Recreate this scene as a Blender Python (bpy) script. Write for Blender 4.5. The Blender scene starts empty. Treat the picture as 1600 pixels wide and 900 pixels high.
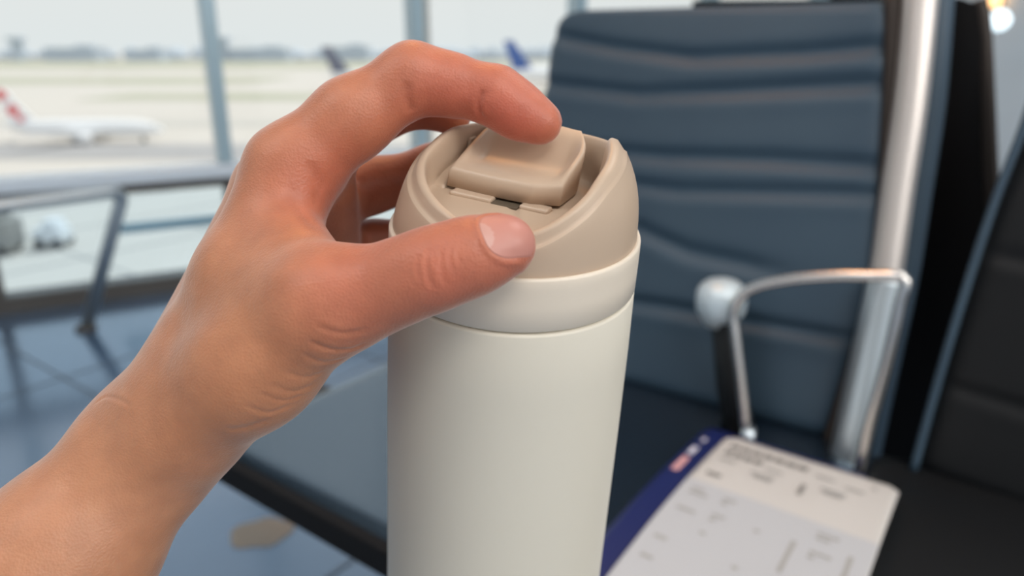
import bpy, bmesh, math, random
import numpy as np
from mathutils import Vector, Matrix
from mathutils.bvhtree import BVHTree

# ------------------------------------------------------------------ camera
S = bpy.context.scene
COL = S.collection
PITCH = math.radians(18.0)
FPX = 1155.56                       # focal length in pixels of the 1600 px wide frame
EYE = 0.88
cam_d = bpy.data.cameras.new('camera'); cam = bpy.data.objects.new('camera', cam_d)
COL.objects.link(cam); S.camera = cam
cam_d.sensor_width = 36.0; cam_d.lens = 26.0
cam_d.clip_start = 0.01; cam_d.clip_end = 5000
cam.location = (0, 0, EYE); cam.rotation_euler = (math.radians(90) - PITCH, 0, 0)
cam_d.dof.use_dof = True; cam_d.dof.focus_distance = 0.232; cam_d.dof.aperture_fstop = 6.6

# ------------------------------------------------------------------ sky, sun, exposure
S.view_settings.view_transform = 'Standard'; S.view_settings.look = 'None'
S.view_settings.gamma = 1.0; S.view_settings.exposure = 0.0
S.view_settings.use_curve_mapping = False
world = bpy.data.worlds.new('hazy_sky'); S.world = world; world.use_nodes = True
nt = world.node_tree; nt.nodes.clear()
wo = nt.nodes.new('ShaderNodeOutputWorld'); bg = nt.nodes.new('ShaderNodeBackground')
tc = nt.nodes.new('ShaderNodeTexCoord'); sx = nt.nodes.new('ShaderNodeSeparateXYZ')
rp = nt.nodes.new('ShaderNodeValToRGB')
nt.links.new(tc.outputs['Generated'], sx.inputs[0]); nt.links.new(sx.outputs['Z'], rp.inputs[0])
rp.color_ramp.elements[0].position = 0.0; rp.color_ramp.elements[0].color = (0.76, 0.79, 0.80, 1)
rp.color_ramp.elements[1].position = 0.5; rp.color_ramp.elements[1].color = (0.78, 0.83, 0.90, 1)
e = rp.color_ramp.elements.new(0.12); e.color = (0.79, 0.785, 0.77, 1)
nt.links.new(rp.outputs[0], bg.inputs[0]); bg.inputs[1].default_value = 1.05
nt.links.new(bg.outputs[0], wo.inputs[0])

sun_d = bpy.data.lights.new('sun', 'SUN'); sun_d.energy = 2.6; sun_d.angle = math.radians(12)
sun_d.color = (1.0, 0.95, 0.86)
sun = bpy.data.objects.new('sun', sun_d); COL.objects.link(sun)
sun.rotation_euler = (math.radians(-32), math.radians(18), 0)

def area(name, loc, target, sx_, sy_, power, color):
    d = bpy.data.lights.new(name, 'AREA'); d.shape = 'RECTANGLE'; d.size = sx_; d.size_y = sy_
    d.energy = power; d.color = color
    o = bpy.data.objects.new(name, d); COL.objects.link(o); o.location = loc
    v = Vector(target) - Vector(loc); o.rotation_euler = v.to_track_quat('-Z', 'Y').to_euler()
    return o
# unseen overhead lamps added to brighten the hall
area('ceiling_light_panel', (0.9, -1.6, 3.4), (0.1, 0.4, 0.9), 1.6, 1.6, 50, (1.0, 0.955, 0.90))
area('ceiling_light_panel', (1.6, 1.2, 3.4), (0.5, 0.6, 0.5), 1.2, 1.2, 16, (1.0, 0.93, 0.86))
area('ceiling_light_panel', (-1.6, -0.6, 3.4), (-0.2, 0.4, 0.8), 1.2, 1.2, 26, (0.95, 0.97, 1.0))

area('warm_downlight', (-.09, 1.00, 1.90), (-.09, 1.00, 0), .30, .30, 3.0, (1.0, .40, .10))
# unseen key light added behind and right of the photographer
area('opposite_window_light', (3.0, -2.0, 2.4), (0.1, 0.3, 0.8), 2.8, 1.4, 62, (1.0, 0.965, 0.92))

# ------------------------------------------------------------------ helpers
CP, SP = math.cos(PITCH), math.sin(PITCH)
def C2W(p):
    """camera space (x right, y up, z forward) -> world; arrays or tuples"""
    a = np.asarray(p, dtype=float)
    X, Y, Z = a[..., 0], a[..., 1], a[..., 2]
    return np.stack([X, Z * CP + Y * SP, EYE - Z * SP + Y * CP], axis=-1)
def cc(px, py, Z):
    return ((px - 800) / FPX * Z, (450 - py) / FPX * Z, Z)
def W(px, py, Z):
    return Vector(C2W(cc(px, py, Z)))
def ray(px, py):
    return np.array([px - 800.0, FPX * CP + (450 - py) * SP, -FPX * SP + (450 - py) * CP])
def on_z(px, py, z):
    d = ray(px, py); t = (z - EYE) / d[2]
    return Vector((d[0] * t, d[1] * t, z))
def on_plane(px, py, P, N):
    """point where the sight line meets the plane through P with normal N"""
    d = ray(px, py); o = np.array([0, 0, EYE]); N = np.array(N); P = np.array(P)
    t = N.dot(P - o) / N.dot(d)
    return Vector(o + d * t)

def set_in(node, key, v):
    if key in node.inputs: node.inputs[key].default_value = v
def mat(name, color, rough=0.5, metal=0.0, spec=0.5, noise=None, bump=None, coat=0.0, emit=None, crough=.3, tint=None, ior=None):
    """noise=(scale, amount, color2); bump=(scale, strength, distance)"""
    m = bpy.data.materials.new(name); m.use_nodes = True
    n = m.node_tree.nodes; l = m.node_tree.links; b = n['Principled BSDF']
    set_in(b, 'Base Color', (*color, 1)); set_in(b, 'Roughness', rough); set_in(b, 'Metallic', metal)
    set_in(b, 'Specular IOR Level', spec); set_in(b, 'Coat Weight', coat); set_in(b, 'Coat Roughness', crough)
    if ior: set_in(b, 'IOR', ior)
    if tint: set_in(b, 'Specular Tint', (*tint, 1)); set_in(b, 'Coat Tint', (*tint, 1))
    t = n.new('ShaderNodeTexCoord')
    if noise:
        x = n.new('ShaderNodeTexNoise'); x.inputs['Scale'].default_value = noise[0]; x.inputs['Detail'].default_value = 4
        l.new(t.outputs['Object'], x.inputs['Vector'])
        mr = n.new('ShaderNodeMapRange'); mr.inputs['From Min'].default_value = 0.35; mr.inputs['From Max'].default_value = 0.65
        mr.inputs['To Max'].default_value = noise[1]
        l.new(x.outputs['Fac'], mr.inputs['Value'])
        mx = n.new('ShaderNodeMix'); mx.data_type = 'RGBA'
        mx.inputs[6].default_value = (*color, 1); mx.inputs[7].default_value = (*noise[2], 1)
        l.new(mr.outputs[0], mx.inputs[0]); l.new(mx.outputs[2], b.inputs['Base Color'])
    if bump:
        x = n.new('ShaderNodeTexNoise'); x.inputs['Scale'].default_value = bump[0]; x.inputs['Detail'].default_value = 3
        l.new(t.outputs['Object'], x.inputs['Vector'])
        bp = n.new('ShaderNodeBump'); bp.inputs['Strength'].default_value = bump[1]; bp.inputs['Distance'].default_value = bump[2]
        l.new(x.outputs['Fac'], bp.inputs['Height']); l.new(bp.outputs[0], b.inputs['Normal'])
    if emit:
        set_in(b, 'Emission Color', (*emit[0], 1)); set_in(b, 'Emission Strength', emit[1])
    return m

def link_mesh(name, verts, faces, m, parent=None, smooth=True):
    me = bpy.data.meshes.new(name)
    me.from_pydata([tuple(map(float, v)) for v in verts], [], [tuple(int(i) for i in f) for f in faces])
    me.update()
    bm = bmesh.new(); bm.from_mesh(me); bmesh.ops.recalc_face_normals(bm, faces=bm.faces); bm.to_mesh(me); bm.free()
    if smooth: me.polygons.foreach_set('use_smooth', [True] * len(me.polygons))
    if m: me.materials.append(m)
    o = bpy.data.objects.new(name, me); COL.objects.link(o)
    if parent:
        o.parent = parent
        o.matrix_parent_inverse = Matrix.Translation(-parent.location)
    return o
def bm_obj(name, bm, m, parent=None, smooth=False):
    bmesh.ops.recalc_face_normals(bm, faces=bm.faces)
    me = bpy.data.meshes.new(name); bm.to_mesh(me); bm.free()
    if smooth: me.polygons.foreach_set('use_smooth', [True] * len(me.polygons))
    me.materials.append(m)
    o = bpy.data.objects.new(name, me); COL.objects.link(o)
    if parent:
        o.parent = parent
        o.matrix_parent_inverse = Matrix.Translation(-parent.location)
    return o
def tag(o, label=None, cat=None, group=None, kind=None):
    if label: o['label'] = label
    if cat: o['category'] = cat
    if group: o['group'] = group
    if kind: o['kind'] = kind
    return o
def empty(name, loc, label, cat, group=None):
    o = bpy.data.objects.new(name, None); COL.objects.link(o); o.location = loc
    o.empty_display_size = 0.05
    return tag(o, label, cat, group)

def add_box(bm, P, ax, ay, az, bev=0.0, seg=2):
    """box with corner-centred axes (full size vectors) about centre P"""
    P, ax, ay, az = Vector(P), Vector(ax), Vector(ay), Vector(az)
    vs = [bm.verts.new(P + ax * a * .5 + ay * b * .5 + az * c * .5) for a in (-1, 1) for b in (-1, 1) for c in (-1, 1)]
    fs = [bm.faces.new([vs[i] for i in f]) for f in ((0,1,3,2),(4,6,7,5),(0,4,5,1),(2,3,7,6),(0,2,6,4),(1,5,7,3))]
    if bev > 0:
        es = list({e for f in fs for e in f.edges})
        bmesh.ops.bevel(bm, geom=es, offset=bev, segments=seg, profile=.5, affect='EDGES')
def tube_data(pts, r, n=16, flat=1.0, cap=True):
    pts = [Vector(p) for p in pts]
    rs = r if isinstance(r, (list, tuple)) else [r] * len(pts)
    V, F = [], []
    t0 = (pts[1] - pts[0]).normalized()
    up = Vector((0, 0, 1)) if abs(t0.z) < .9 else Vector((1, 0, 0))
    a = t0.cross(up).normalized()
    for i, p in enumerate(pts):
        t = (pts[min(i + 1, len(pts) - 1)] - pts[max(i - 1, 0)]).normalized()
        a = (a - t * a.dot(t)).normalized(); b = t.cross(a)
        for k in range(n):
            q = 2 * math.pi * k / n
            V.append(p + a * math.cos(q) * rs[i] + b * math.sin(q) * rs[i] * flat)
    for i in range(len(pts) - 1):
        for k in range(n):
            F.append((i*n+k, i*n+(k+1)%n, (i+1)*n+(k+1)%n, (i+1)*n+k))
    if cap:
        F.append(tuple(range(n))[::-1]); F.append(tuple((len(pts)-1)*n+k for k in range(n)))
    return V, F
def spline(pts, n=8):
    """Catmull-Rom through the points"""
    P = [Vector(p) for p in pts]; out = []
    for i in range(len(P) - 1):
        p0 = P[max(i-1, 0)]; p1 = P[i]; p2 = P[i+1]; p3 = P[min(i+2, len(P)-1)]
        for k in range(n):
            t = k / n
            out.append(.5 * ((2*p1) + (p2-p0)*t + (2*p0-5*p1+4*p2-p3)*t*t + (3*p1-p0-3*p2+p3)*t**3))
    out.append(P[-1]); return out
def tube(name, pts, r, m, parent=None, n=16, flat=1.0):
    V, F = tube_data(pts, r, n, flat); return link_mesh(name, V, F, m, parent)
def fillet(pts, rad, n=6):
    """round the corners of a polyline"""
    P = [Vector(p) for p in pts]; out = [P[0]]
    for i in range(1, len(P) - 1):
        a = (P[i-1] - P[i]); b = (P[i+1] - P[i]); r = min(rad, a.length*.49, b.length*.49)
        A = P[i] + a.normalized()*r; B = P[i] + b.normalized()*r
        for k in range(n + 1):
            t = k / n; out.append((1-t)**2*A + 2*t*(1-t)*P[i] + t*t*B)
    out.append(P[-1]); return out
def lathe(name, prof, O, A, m, parent=None, n=96, capped=(True, True)):
    """prof: list of (h, r) along axis A from O"""
    O, A = Vector(O), Vector(A).normalized()
    X = Vector((1, 0, 0)); X = (X - A * X.dot(A)).normalized(); Y = A.cross(X)
    V, F = [], []
    for h, r in prof:
        for k in range(n):
            q = 2*math.pi*k/n; V.append(O + A*h + (X*math.cos(q) + Y*math.sin(q))*r)
    for i in range(len(prof) - 1):
        for k in range(n): F.append((i*n+k, i*n+(k+1)%n, (i+1)*n+(k+1)%n, (i+1)*n+k))
    if capped[0]: F.append(tuple(range(n))[::-1])
    if capped[1]: F.append(tuple((len(prof)-1)*n+k for k in range(n)))
    return link_mesh(name, V, F, m, parent)
def interp(x, xs, ys): return float(np.interp(x, xs, ys))

# ------------------------------------------------------------------ materials
M = {}
M['floor'] = mat('floor_terrazzo', (.085, .120, .170), .20, noise=(5, .6, (.07, .10, .145)), spec=.5, ior=2.3, coat=1.0, crough=.15, tint=(.76, .88, 1.0))
M['joint'] = mat('floor_joint', (.055, .078, .110), .4)
M['stain'] = mat('dried_stain', (.24, .20, .16), .5)
M['ceiling'] = mat('ceiling_paint', (.72, .72, .70), .9)
M['wall'] = mat('grey_wall_panel', (.55, .61, .66), .6)
M['mullion'] = mat('blue_grey_aluminium', (.31, .43, .50), .35, .2)
M['mullion_light'] = mat('pale_aluminium', (.62, .70, .78), .3, .2)
M['frame_dark'] = mat('dark_window_frame', (.07, .065, .06), .5)
M['leather'] = mat('blue_black_leather', (.036, .066, .100), .50, spec=.4, bump=(260, .12, .001), noise=(9, .5, (.044, .078, .112)))
M['leather_seat'] = mat('dark_glossy_seat_leather', (.006, .010, .016), .27, spec=.5, ior=1.9, coat=.8, crough=.22, tint=(.72, .88, 1.0), bump=(200, .08, .001))
M['leather_black'] = mat('black_leather', (.0065, .0075, .009), .5, spec=.25, bump=(260, .1, .001))
M['leather_edge'] = mat('black_seat_edge', (.006, .006, .007), .7, spec=.2)
M['frame_brown'] = mat('dark_bronze_frame', (.03, .022, .018), .5, .3)
M['chrome'] = mat('polished_aluminium', (.72, .70, .68), .25, 1.0)
M['satin'] = mat('satin_aluminium_post', (.62, .57, .54), .42, .85)
M['pale_cap'] = mat('pale_satin_cap', (.60, .70, .76), .38, .3)
M['steel'] = mat('brushed_steel', (.50, .56, .60), .32, .85)
M['lid'] = mat('taupe_plastic', (.50, .375, .275), .38, spec=.45, bump=(900, .03, .0004))
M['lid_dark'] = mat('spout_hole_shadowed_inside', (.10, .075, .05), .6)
M['collar'] = mat('cream_plastic_ring', (.73, .64, .53), .36, spec=.45)
M['body'] = mat('cream_powder_coat', (.70, .65, .55), .42, spec=.4, bump=(1400, .04, .0003))
M['gap'] = mat('seam_dark', (.16, .12, .09), .8)
M['nail'] = mat('thumb_nail', (.50, .215, .17), .38, spec=.45)
M['lunula'] = mat('nail_lunula', (.54, .29, .24), .38, spec=.45)
M['paper'] = mat('paper_white', (.56, .545, .53), .6)
M['paper_cool'] = mat('paper_lower_half', (.47, .485, .515), .6)
M['ink'] = mat('grey_print', (.22, .21, .205), .7)
M['ink_light'] = mat('pale_print', (.34, .335, .33), .7)
M['navy'] = mat('navy_cardboard', (.009, .017, .10), .4)
M['white_print'] = mat('white_print', (.6, .6, .7), .5)
M['pink_print'] = mat('pink_print', (.65, .35, .36), .5)
M['apron'] = mat('apron_concrete', (.60, .56, .51), .9, noise=(.02, .5, (.565, .53, .49)))
M['taxiway'] = mat('taxiway_asphalt', (.38, .37, .37), .9)
M['grass'] = mat('dry_grass', (.40, .41, .30), 1.0, noise=(.02, .8, (.50, .475, .40)))
M['haze_tree'] = mat('far_trees', (.56, .62, .68), 1.0)  # distant haze is painted into this and the next colour
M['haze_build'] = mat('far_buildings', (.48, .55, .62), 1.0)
M['plane_white'] = mat('aircraft_white', (.93, .93, .93), .35)
M['plane_red'] = mat('aircraft_red', (.80, .12, .12), .4)
M['plane_blue'] = mat('aircraft_blue', (.05, .12, .38), .4)
M['plane_grey'] = mat('aircraft_grey', (.14, .15, .21), .4)
M['plane_dark'] = mat('aircraft_window_dark', (.06, .07, .08), .3)
M['rubber'] = mat('tyre_rubber', (.03, .03, .03), .8)
M['van_white'] = mat('vehicle_white', (.8, .82, .84), .4)
M['van_grey'] = mat('vehicle_grey', (.30, .29, .27), .5)
M['lamp_warm'] = mat('lamp_warm', (.9, .6, .3), .5, emit=((1.0, .55, .22), 2.5))
M['lamp_cool'] = mat('lamp_cool', (.9, .95, 1), .5, emit=((.75, .92, 1.0), 1.6))
M['panel_light'] = mat('ceiling_light_diffuser', (.9, .9, .9), .5, emit=((1, .96, .9), 3.0))

def glass_mat(nm='window_glass', tint=(.97, .985, .98)):
    m = bpy.data.materials.new(nm); m.use_nodes = True
    n = m.node_tree.nodes; l = m.node_tree.links; n.clear()
    o = n.new('ShaderNodeOutputMaterial'); mx = n.new('ShaderNodeMixShader')
    t = n.new('ShaderNodeBsdfTransparent'); t.inputs[0].default_value = (*tint, 1)
    g = n.new('ShaderNodeBsdfGlossy'); g.inputs['Roughness'].default_value = .02
    fr = n.new('ShaderNodeFresnel'); fr.inputs[0].default_value = 1.3
    l.new(fr.outputs[0], mx.inputs[0]); l.new(t.outputs[0], mx.inputs[1]); l.new(g.outputs[0], mx.inputs[2])
    l.new(mx.outputs[0], o.inputs[0]); return m
M['glass'] = glass_mat()
M['glass_low'] = glass_mat('lower_glass_blue_green_tint', (.85, .93, .97))

# ================================================================== SETTING: hall shell
WD = Vector((.8775, .4796, 0))            # along the window wall
WN = Vector((-.4796, .8775, 0))           # out through the glass
W0 = Vector((-1.257, 2.707, 0))           # a point on its foot
def wp(s, out, z): return W0 + WD * s + WN * out + Vector((0, 0, z))

# the hall floor
bm = bmesh.new()
q = [wp(-9, .02, 0), wp(9, .02, 0), wp(9, -9, 0), wp(-9, -9, 0)]
vs = [bm.verts.new(v) for v in q]; bm.faces.new(vs)
vs2 = [bm.verts.new(v + Vector((0, 0, -.2))) for v in q]; bm.faces.new(vs2[::-1])
for i in range(4): bm.faces.new((vs[i], vs2[i], vs2[(i+1)%4], vs[(i+1)%4]))
floor = tag(bm_obj('floor', bm, M['floor']), kind='structure')
# floor tiles are large slabs: thin joints between them
RS = Vector((.8, -.6, 0)); RN = Vector((.6, .8, 0))      # seat row direction, and back direction of the seats
bm = bmesh.new()
for k in range(-4, 6):
    add_box(bm, RN * (.14 + .62*k) + RS * (-1.2) + Vector((0, 0, .0006)), RS * 5.0, RN * .007, Vector((0, 0, .0012)))
for k in range(-7, 3):
    add_box(bm, RS * (-.28 + .62*k) + RN * 1.1 + Vector((0, 0, .0006)), RS * .007, RN * 3.0, Vector((0, 0, .0012)))
jo = bm_obj('floor_joint', bm, M['joint'], floor); jo['kind'] = 'stuff'

# ceiling
bm = bmesh.new()
q = [wp(-9, .1, 3.5), wp(9, .1, 3.5), wp(9, -9, 3.5), wp(-9, -9, 3.5)]
a = [bm.verts.new(v) for v in q]; b = [bm.verts.new(v + Vector((0, 0, .2))) for v in q]
bm.faces.new(a); bm.faces.new(b[::-1])
for i in range(4): bm.faces.new((a[i], b[i], b[(i+1)%4], a[(i+1)%4]))
tag(bm_obj('ceiling', bm, M['ceiling']), kind='structure')

# window wall: mullions every 0.79 m, dark sill on the floor, pale transom rail, panes
STEP = .79
wall = tag(empty('window_1', W0, None, None), kind='structure')
def wbox(name, s0, s1, o0, o1, z0, z1, m, bev=0):
    bm = bmesh.new()
    add_box(bm, wp((s0+s1)/2, (o0+o1)/2, (z0+z1)/2), WD*(s1-s0), WN*(o1-o0), Vector((0, 0, z1-z0)), bev)
    return bm_obj(name, bm, m, wall)
wbox('sill', -8, 8, -.02, .08, 0, .055, M['frame_dark'])
wbox('transom', -8, 8, -.05, .06, .418, .468, M['mullion_light'], .006)
wbox('transom_gasket', -8, 8, -.03, .05, .385, .4175, M['frame_dark'])
wbox('head_rail', -8, 8, -.03, .08, 3.38, 3.5, M['mullion_light'])
for k in range(-9, 10):
    s = .20 + k*STEP
    wbox('mullion', s-.025, s+.025, -.025, .07, .47, 3.38, M['mullion'], .004)
    wbox('lower_mullion', s-.016, s+.016, -.015, .05, .056, .384, M['frame_dark'])
    if k < 9:
        wbox('pane', s+.026, s+STEP-.026, .018, .026, .47, 3.38, M['glass'])
        wbox('pane', s+.017, s+STEP-.017, .018, .026, .056, .384, M['glass_low'])
# second, outer post right beside one mullion
wbox('outer_post', .20+STEP+.082, .20+STEP+.125, .16, .24, .0, 3.3, mat('outer_grey_post', (.42, .41, .40), .5))
# low guard bar just outside the lower panes
wbox('guard_bar', -.23, 1.4, .10, .13, .215, .247, M['mullion'])

# grey wall at the right, beyond the seats
bm = bmesh.new()
A_, B_ = Vector((1.95, 3.9, 0)), Vector((5.0, -.5, 0)); d_ = (B_-A_); nn = Vector((d_.y, -d_.x, 0)).normalized()
add_box(bm, (A_+B_)/2 + Vector((0, 0, 1.74)) - nn*.1, d_, nn*.2, Vector((0, 0, 3.48)))
tag(bm_obj('wall_right', bm, M['wall']), kind='structure')

# glowing panels added as bodies for the unseen overhead lamps
for i, (x, y, sz) in enumerate(((.9, -1.6, 1.6), (1.6, 1.2, 1.2), (-1.6, -.6, 1.2))):
    bm = bmesh.new(); add_box(bm, (x, y, 3.475), (sz, 0, 0), (0, sz, 0), (0, 0, .04), .005)
    o = bm_obj('ceiling_light', bm, M['panel_light'])
    tag(o, ['large square ceiling light panel behind the photographer', 'square ceiling light panel above the seat row',
            'square ceiling light panel behind and left of the photographer'][i], 'ceiling light')

# ================================================================== OUTSIDE
GZ = -14.0
def gp(px, py): return on_z(px, py, GZ)
bm = bmesh.new()
vs = [bm.verts.new(v) for v in ((-1500, 6, GZ), (1500, 6, GZ), (1500, 2600, GZ), (-1500, 2600, GZ))]; bm.faces.new(vs)
tag(bm_obj('apron', bm, M['apron']), kind='structure')
def strip(name, y0, y1, x0, x1, m, dz, tilt=0):
    bm = bmesh.new(); z = GZ + dz
    vs = [bm.verts.new(v) for v in ((x0, y0, z), (x1, y0+tilt, z), (x1, y1+tilt, z), (x0, y1, z))]; bm.faces.new(vs)
    return tag(bm_obj(name, bm, m), kind='structure')
strip('grass_field', 300, 380, -700, -115, M['grass'], .05, 30)
strip('grass_field', 225, 262, -130, 60, M['grass'], .05)
strip('grass_field', 560, 900, -900, 900, M['grass'], .05)
strip('taxiway', 104, 121, -300, 300, M['taxiway'], .06)
strip('taxiway', 150, 162, -300, 300, mat('taxiway_pale', (.52, .50, .46), .9), .06)
# far line of trees and low buildings, haze put into their base colours
random.seed(4)
V, F = [], []
for i in range(240):
    x = -1300 + i*11 + random.uniform(-4, 4); y = 1000 + random.uniform(-30, 60)
    r = random.uniform(10, 17); h = random.uniform(9, 17); b0 = len(V)
    for (ph, zz, rr) in ((0, 0, .8), (0, .35, 1), (0, .75, .75), (0, 1, .2)):
        for k in range(6):
            V.append((x+math.cos(k*math.pi/3)*r*rr, y+math.sin(k*math.pi/3)*r*rr, GZ+h*zz))
    for j in range(3):
        for k in range(6): F.append((b0+j*6+k, b0+j*6+(k+1)%6, b0+j*6+6+(k+1)%6, b0+j*6+6+k))
    F.append(tuple(b0+18+k for k in range(6)))
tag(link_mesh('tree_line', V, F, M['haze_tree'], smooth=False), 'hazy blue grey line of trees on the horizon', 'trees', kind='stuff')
def far_building(px, w, h, label):
    p = W(px, 80, 960); bm = bmesh.new()
    add_box(bm, (p.x, 940, GZ+h/2), (w, 0, 0), (0, 30, 0), (0, 0, h))
    add_box(bm, (p.x+w*.2, 940, GZ+h+1), (w*.3, 0, 0), (0, 16, 0), (0, 0, 3))
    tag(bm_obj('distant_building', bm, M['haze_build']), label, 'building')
far_building(165, 60, 15, 'long hazy building on the horizon above the white aircraft')
far_building(435, 70, 14, 'low hazy building on the horizon right of the first window mullion')
far_building(560, 55, 16, 'hazy building on the horizon just left of the raised index knuckle')
far_building(270, 40, 13, 'small hazy building on the horizon just left of the first mullion')
for px, lab in ((88, 'far control tower on the horizon at the left'), (384, 'far control tower on the horizon right of the first mullion')):
    p = W(px, 80, 960)
    t = empty('control_tower', (p.x, 930, GZ), lab, 'tower')
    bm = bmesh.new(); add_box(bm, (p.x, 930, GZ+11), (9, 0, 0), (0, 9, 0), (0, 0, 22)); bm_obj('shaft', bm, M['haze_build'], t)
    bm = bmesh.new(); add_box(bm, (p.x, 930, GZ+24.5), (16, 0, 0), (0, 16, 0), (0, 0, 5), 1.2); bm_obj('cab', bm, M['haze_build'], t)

def aeroplane(loc, yaw, sc, fin_m, label, emblem=None, body='plane_white'):
    """nose towards local +X, metres of a mid-size jet scaled by sc"""
    t = empty('aeroplane', loc, label, 'aeroplane')
    R = Matrix.Rotation(yaw, 3, 'Z')
    def T(p): return Vector(loc) + R @ (Vector(p)*sc)
    fu = [(-17.5, .15, 3.9), (-15, .9, 3.5), (-11, 1.6, 3.1), (-7, 1.95, 3.0), (8, 1.95, 3.0), (12, 1.85, 2.95), (14.6, 1.45, 2.8), (16.2, .9, 2.6), (17.2, .25, 2.45)]
    V, F = [], []; n = 20
    for x, r, z in fu:
        for k in range(n):
            q = 2*math.pi*k/n; V.append(T((x, r*math.cos(q), z+r*math.sin(q))))
    for i in range(len(fu)-1):
        for k in range(n): F.append((i*n+k, i*n+(k+1)%n, (i+1)*n+(k+1)%n, (i+1)*n+k))
    F.append(tuple(range(n))); F.append(tuple((len(fu)-1)*n+k for k in range(n)))
    fus = link_mesh('fuselage', V, F, M[body], t)
    def slab(name, pts, th, axis, m, par=t):
        V = []
        for s_ in (-.5, .5):
            for p in pts:
                v = list(p); v[axis] += s_*th; V.append(T(v))
        k = len(pts); F = [tuple(range(k)), tuple(range(k, 2*k))[::-1]] + [(i, (i+1)%k, k+(i+1)%k, k+i) for i in range(k)]
        return link_mesh(name, V, F, m, par, smooth=False)
    fin = slab('tail_fin', [(-10.2, 0, 4.7), (-15.6, 0, 4.2), (-18.4, 0, 11.6), (-15.8, 0, 11.6)], .4, 1, M[fin_m])
    if emblem:
        V, F = [], []
        for (cx, cz, r) in ((-16.4, 10.3, 1.2), (-14.6, 7.0, 1.25), (-13.3, 5.3, .8)):
            for sd in (-.24, .24):
                b0 = len(V)
                for k in range(14): V.append(T((cx+r*math.cos(k*math.pi/7), sd, cz+r*math.sin(k*math.pi/7))))
                F.append(tuple(b0+k for k in range(14)))
        link_mesh('fin_emblem', V, F, M[emblem], fin, smooth=False)
    for sg in (-1, 1):
        slab('wing', [(4, sg*1.5, 2.1), (-2.5, sg*1.5, 2.1), (-6.2, sg*16, 3.3), (-4.6, sg*16, 3.3)], .35, 2, M[body])
        slab('tailplane', [(-12.8, sg*.6, 3.9), (-15.6, sg*.6, 3.9), (-17.2, sg*6, 4.3), (-16, sg*6, 4.3)], .25, 2, M[body])
        V, F = [], []
        for x, r in ((3.6, .85), (3.2, 1.05), (1.5, 1.05), (-.4, .7)):
            for k in range(12): V.append(T((x, sg*5.2+r*math.cos(k*math.pi/6), 1.35+r*math.sin(k*math.pi/6))))
        for i in range(3):
            for k in range(12): F.append((i*12+k, i*12+(k+1)%12, i*12+12+(k+1)%12, i*12+12+k))
        F.append(tuple(range(12))); F.append(tuple(36+k for k in range(12)))
        link_mesh('engine', V, F, M[body], t)
    for (x, y) in ((12.5, 0), (-1, 2.6), (-1, -2.6)):
        bm = bmesh.new(); add_box(bm, T((x, y, .95)), R @ Vector((.25, 0, 0))*sc, R @ Vector((0, .25, 0))*sc, Vector((0, 0, 1.3))*sc)
        leg = bm_obj('landing_leg', bm, M['plane_dark'], t)
        V, F = tube_data([T((x, y-.35, .45)), T((x, y+.35, .45))], .45*sc, 12); link_mesh('wheel', V, F, M['rubber'], t)
    bm = bmesh.new(); add_box(bm, T((15.3, 0, 3.55)), R @ Vector((.9, 0, 0))*sc, R @ Vector((0, 1.7, 0))*sc, Vector((0, 0, .35))*sc, .1*sc)
    bm_obj('cockpit_window', bm, M['plane_dark'], t)
    return t
p = gp(136, 222)
aeroplane((p.x, p.y, GZ), math.radians(3), .74, 'plane_white', 'white jet with red marked tail fin standing on the apron at the left', 'plane_red')
def plane_at(px, D, yaw, sc, fin, lab):
    x = (px-800)/FPX*(D*CP+15*SP)
    aeroplane((x, D, GZ), math.radians(yaw), sc, fin, lab)
plane_at(603, 290, -8, 1.32, 'plane_grey', 'white aircraft with dark grey tail fin partly behind the index finger')
plane_at(888, 300, -25, 1.52, 'plane_blue', 'white aircraft with a blue tail fin beside the leather seat back')
plane_at(872, 370, -20, 1.5, 'plane_white', 'white aircraft with a white tail fin just left of the blue-tailed one')
# ground vehicles close below the window
def vehicle(name, p, L, Wd, H, body, label, cab_h):
    t = empty(name, (p.x, p.y, GZ), label, 'vehicle')
    bm = bmesh.new(); add_box(bm, (p.x, p.y, GZ+.45+H/2), (L, 0, 0), (0, Wd, 0), (0, 0, H), .15); bm_obj('body', bm, M[body], t)
    bm = bmesh.new(); add_box(bm, (p.x+L*.1, p.y, GZ+.45+H+cab_h/2-.05), (L*.5, 0, 0), (0, Wd*.9, 0), (0, 0, cab_h), .12); bm_obj('cab', bm, M[body], t)
    for a_ in (-.33, .33):
        for b_ in (-.45, .45):
            V, F = tube_data([(p.x+a_*L, p.y+b_*Wd-.12, GZ+.4), (p.x+a_*L, p.y+b_*Wd+.12, GZ+.4)], .4, 12); link_mesh('wheel', V, F, M['rubber'], t)
vehicle('service_truck', gp(-14, 395), 4.4, 2.2, 2.2, 'van_grey', 'grey service truck on the apron behind the lower left pane', 1.0)
vehicle('van', gp(86, 385), 2.2, 1.7, 1.1, 'van_white', 'white van on the apron right of the grey truck', .7)

# ================================================================== SEATS
SZ = .42
R0 = Vector((.379, .790, SZ))                     # back right foot of the nearer-centre chair's backrest
REC = .21
def back_plane_normal():
    # plane:  n.p - REC*(z-SZ) = const
    return Vector((RN.x, RN.y, -REC)).normalized()
BN = back_plane_normal()

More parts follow.
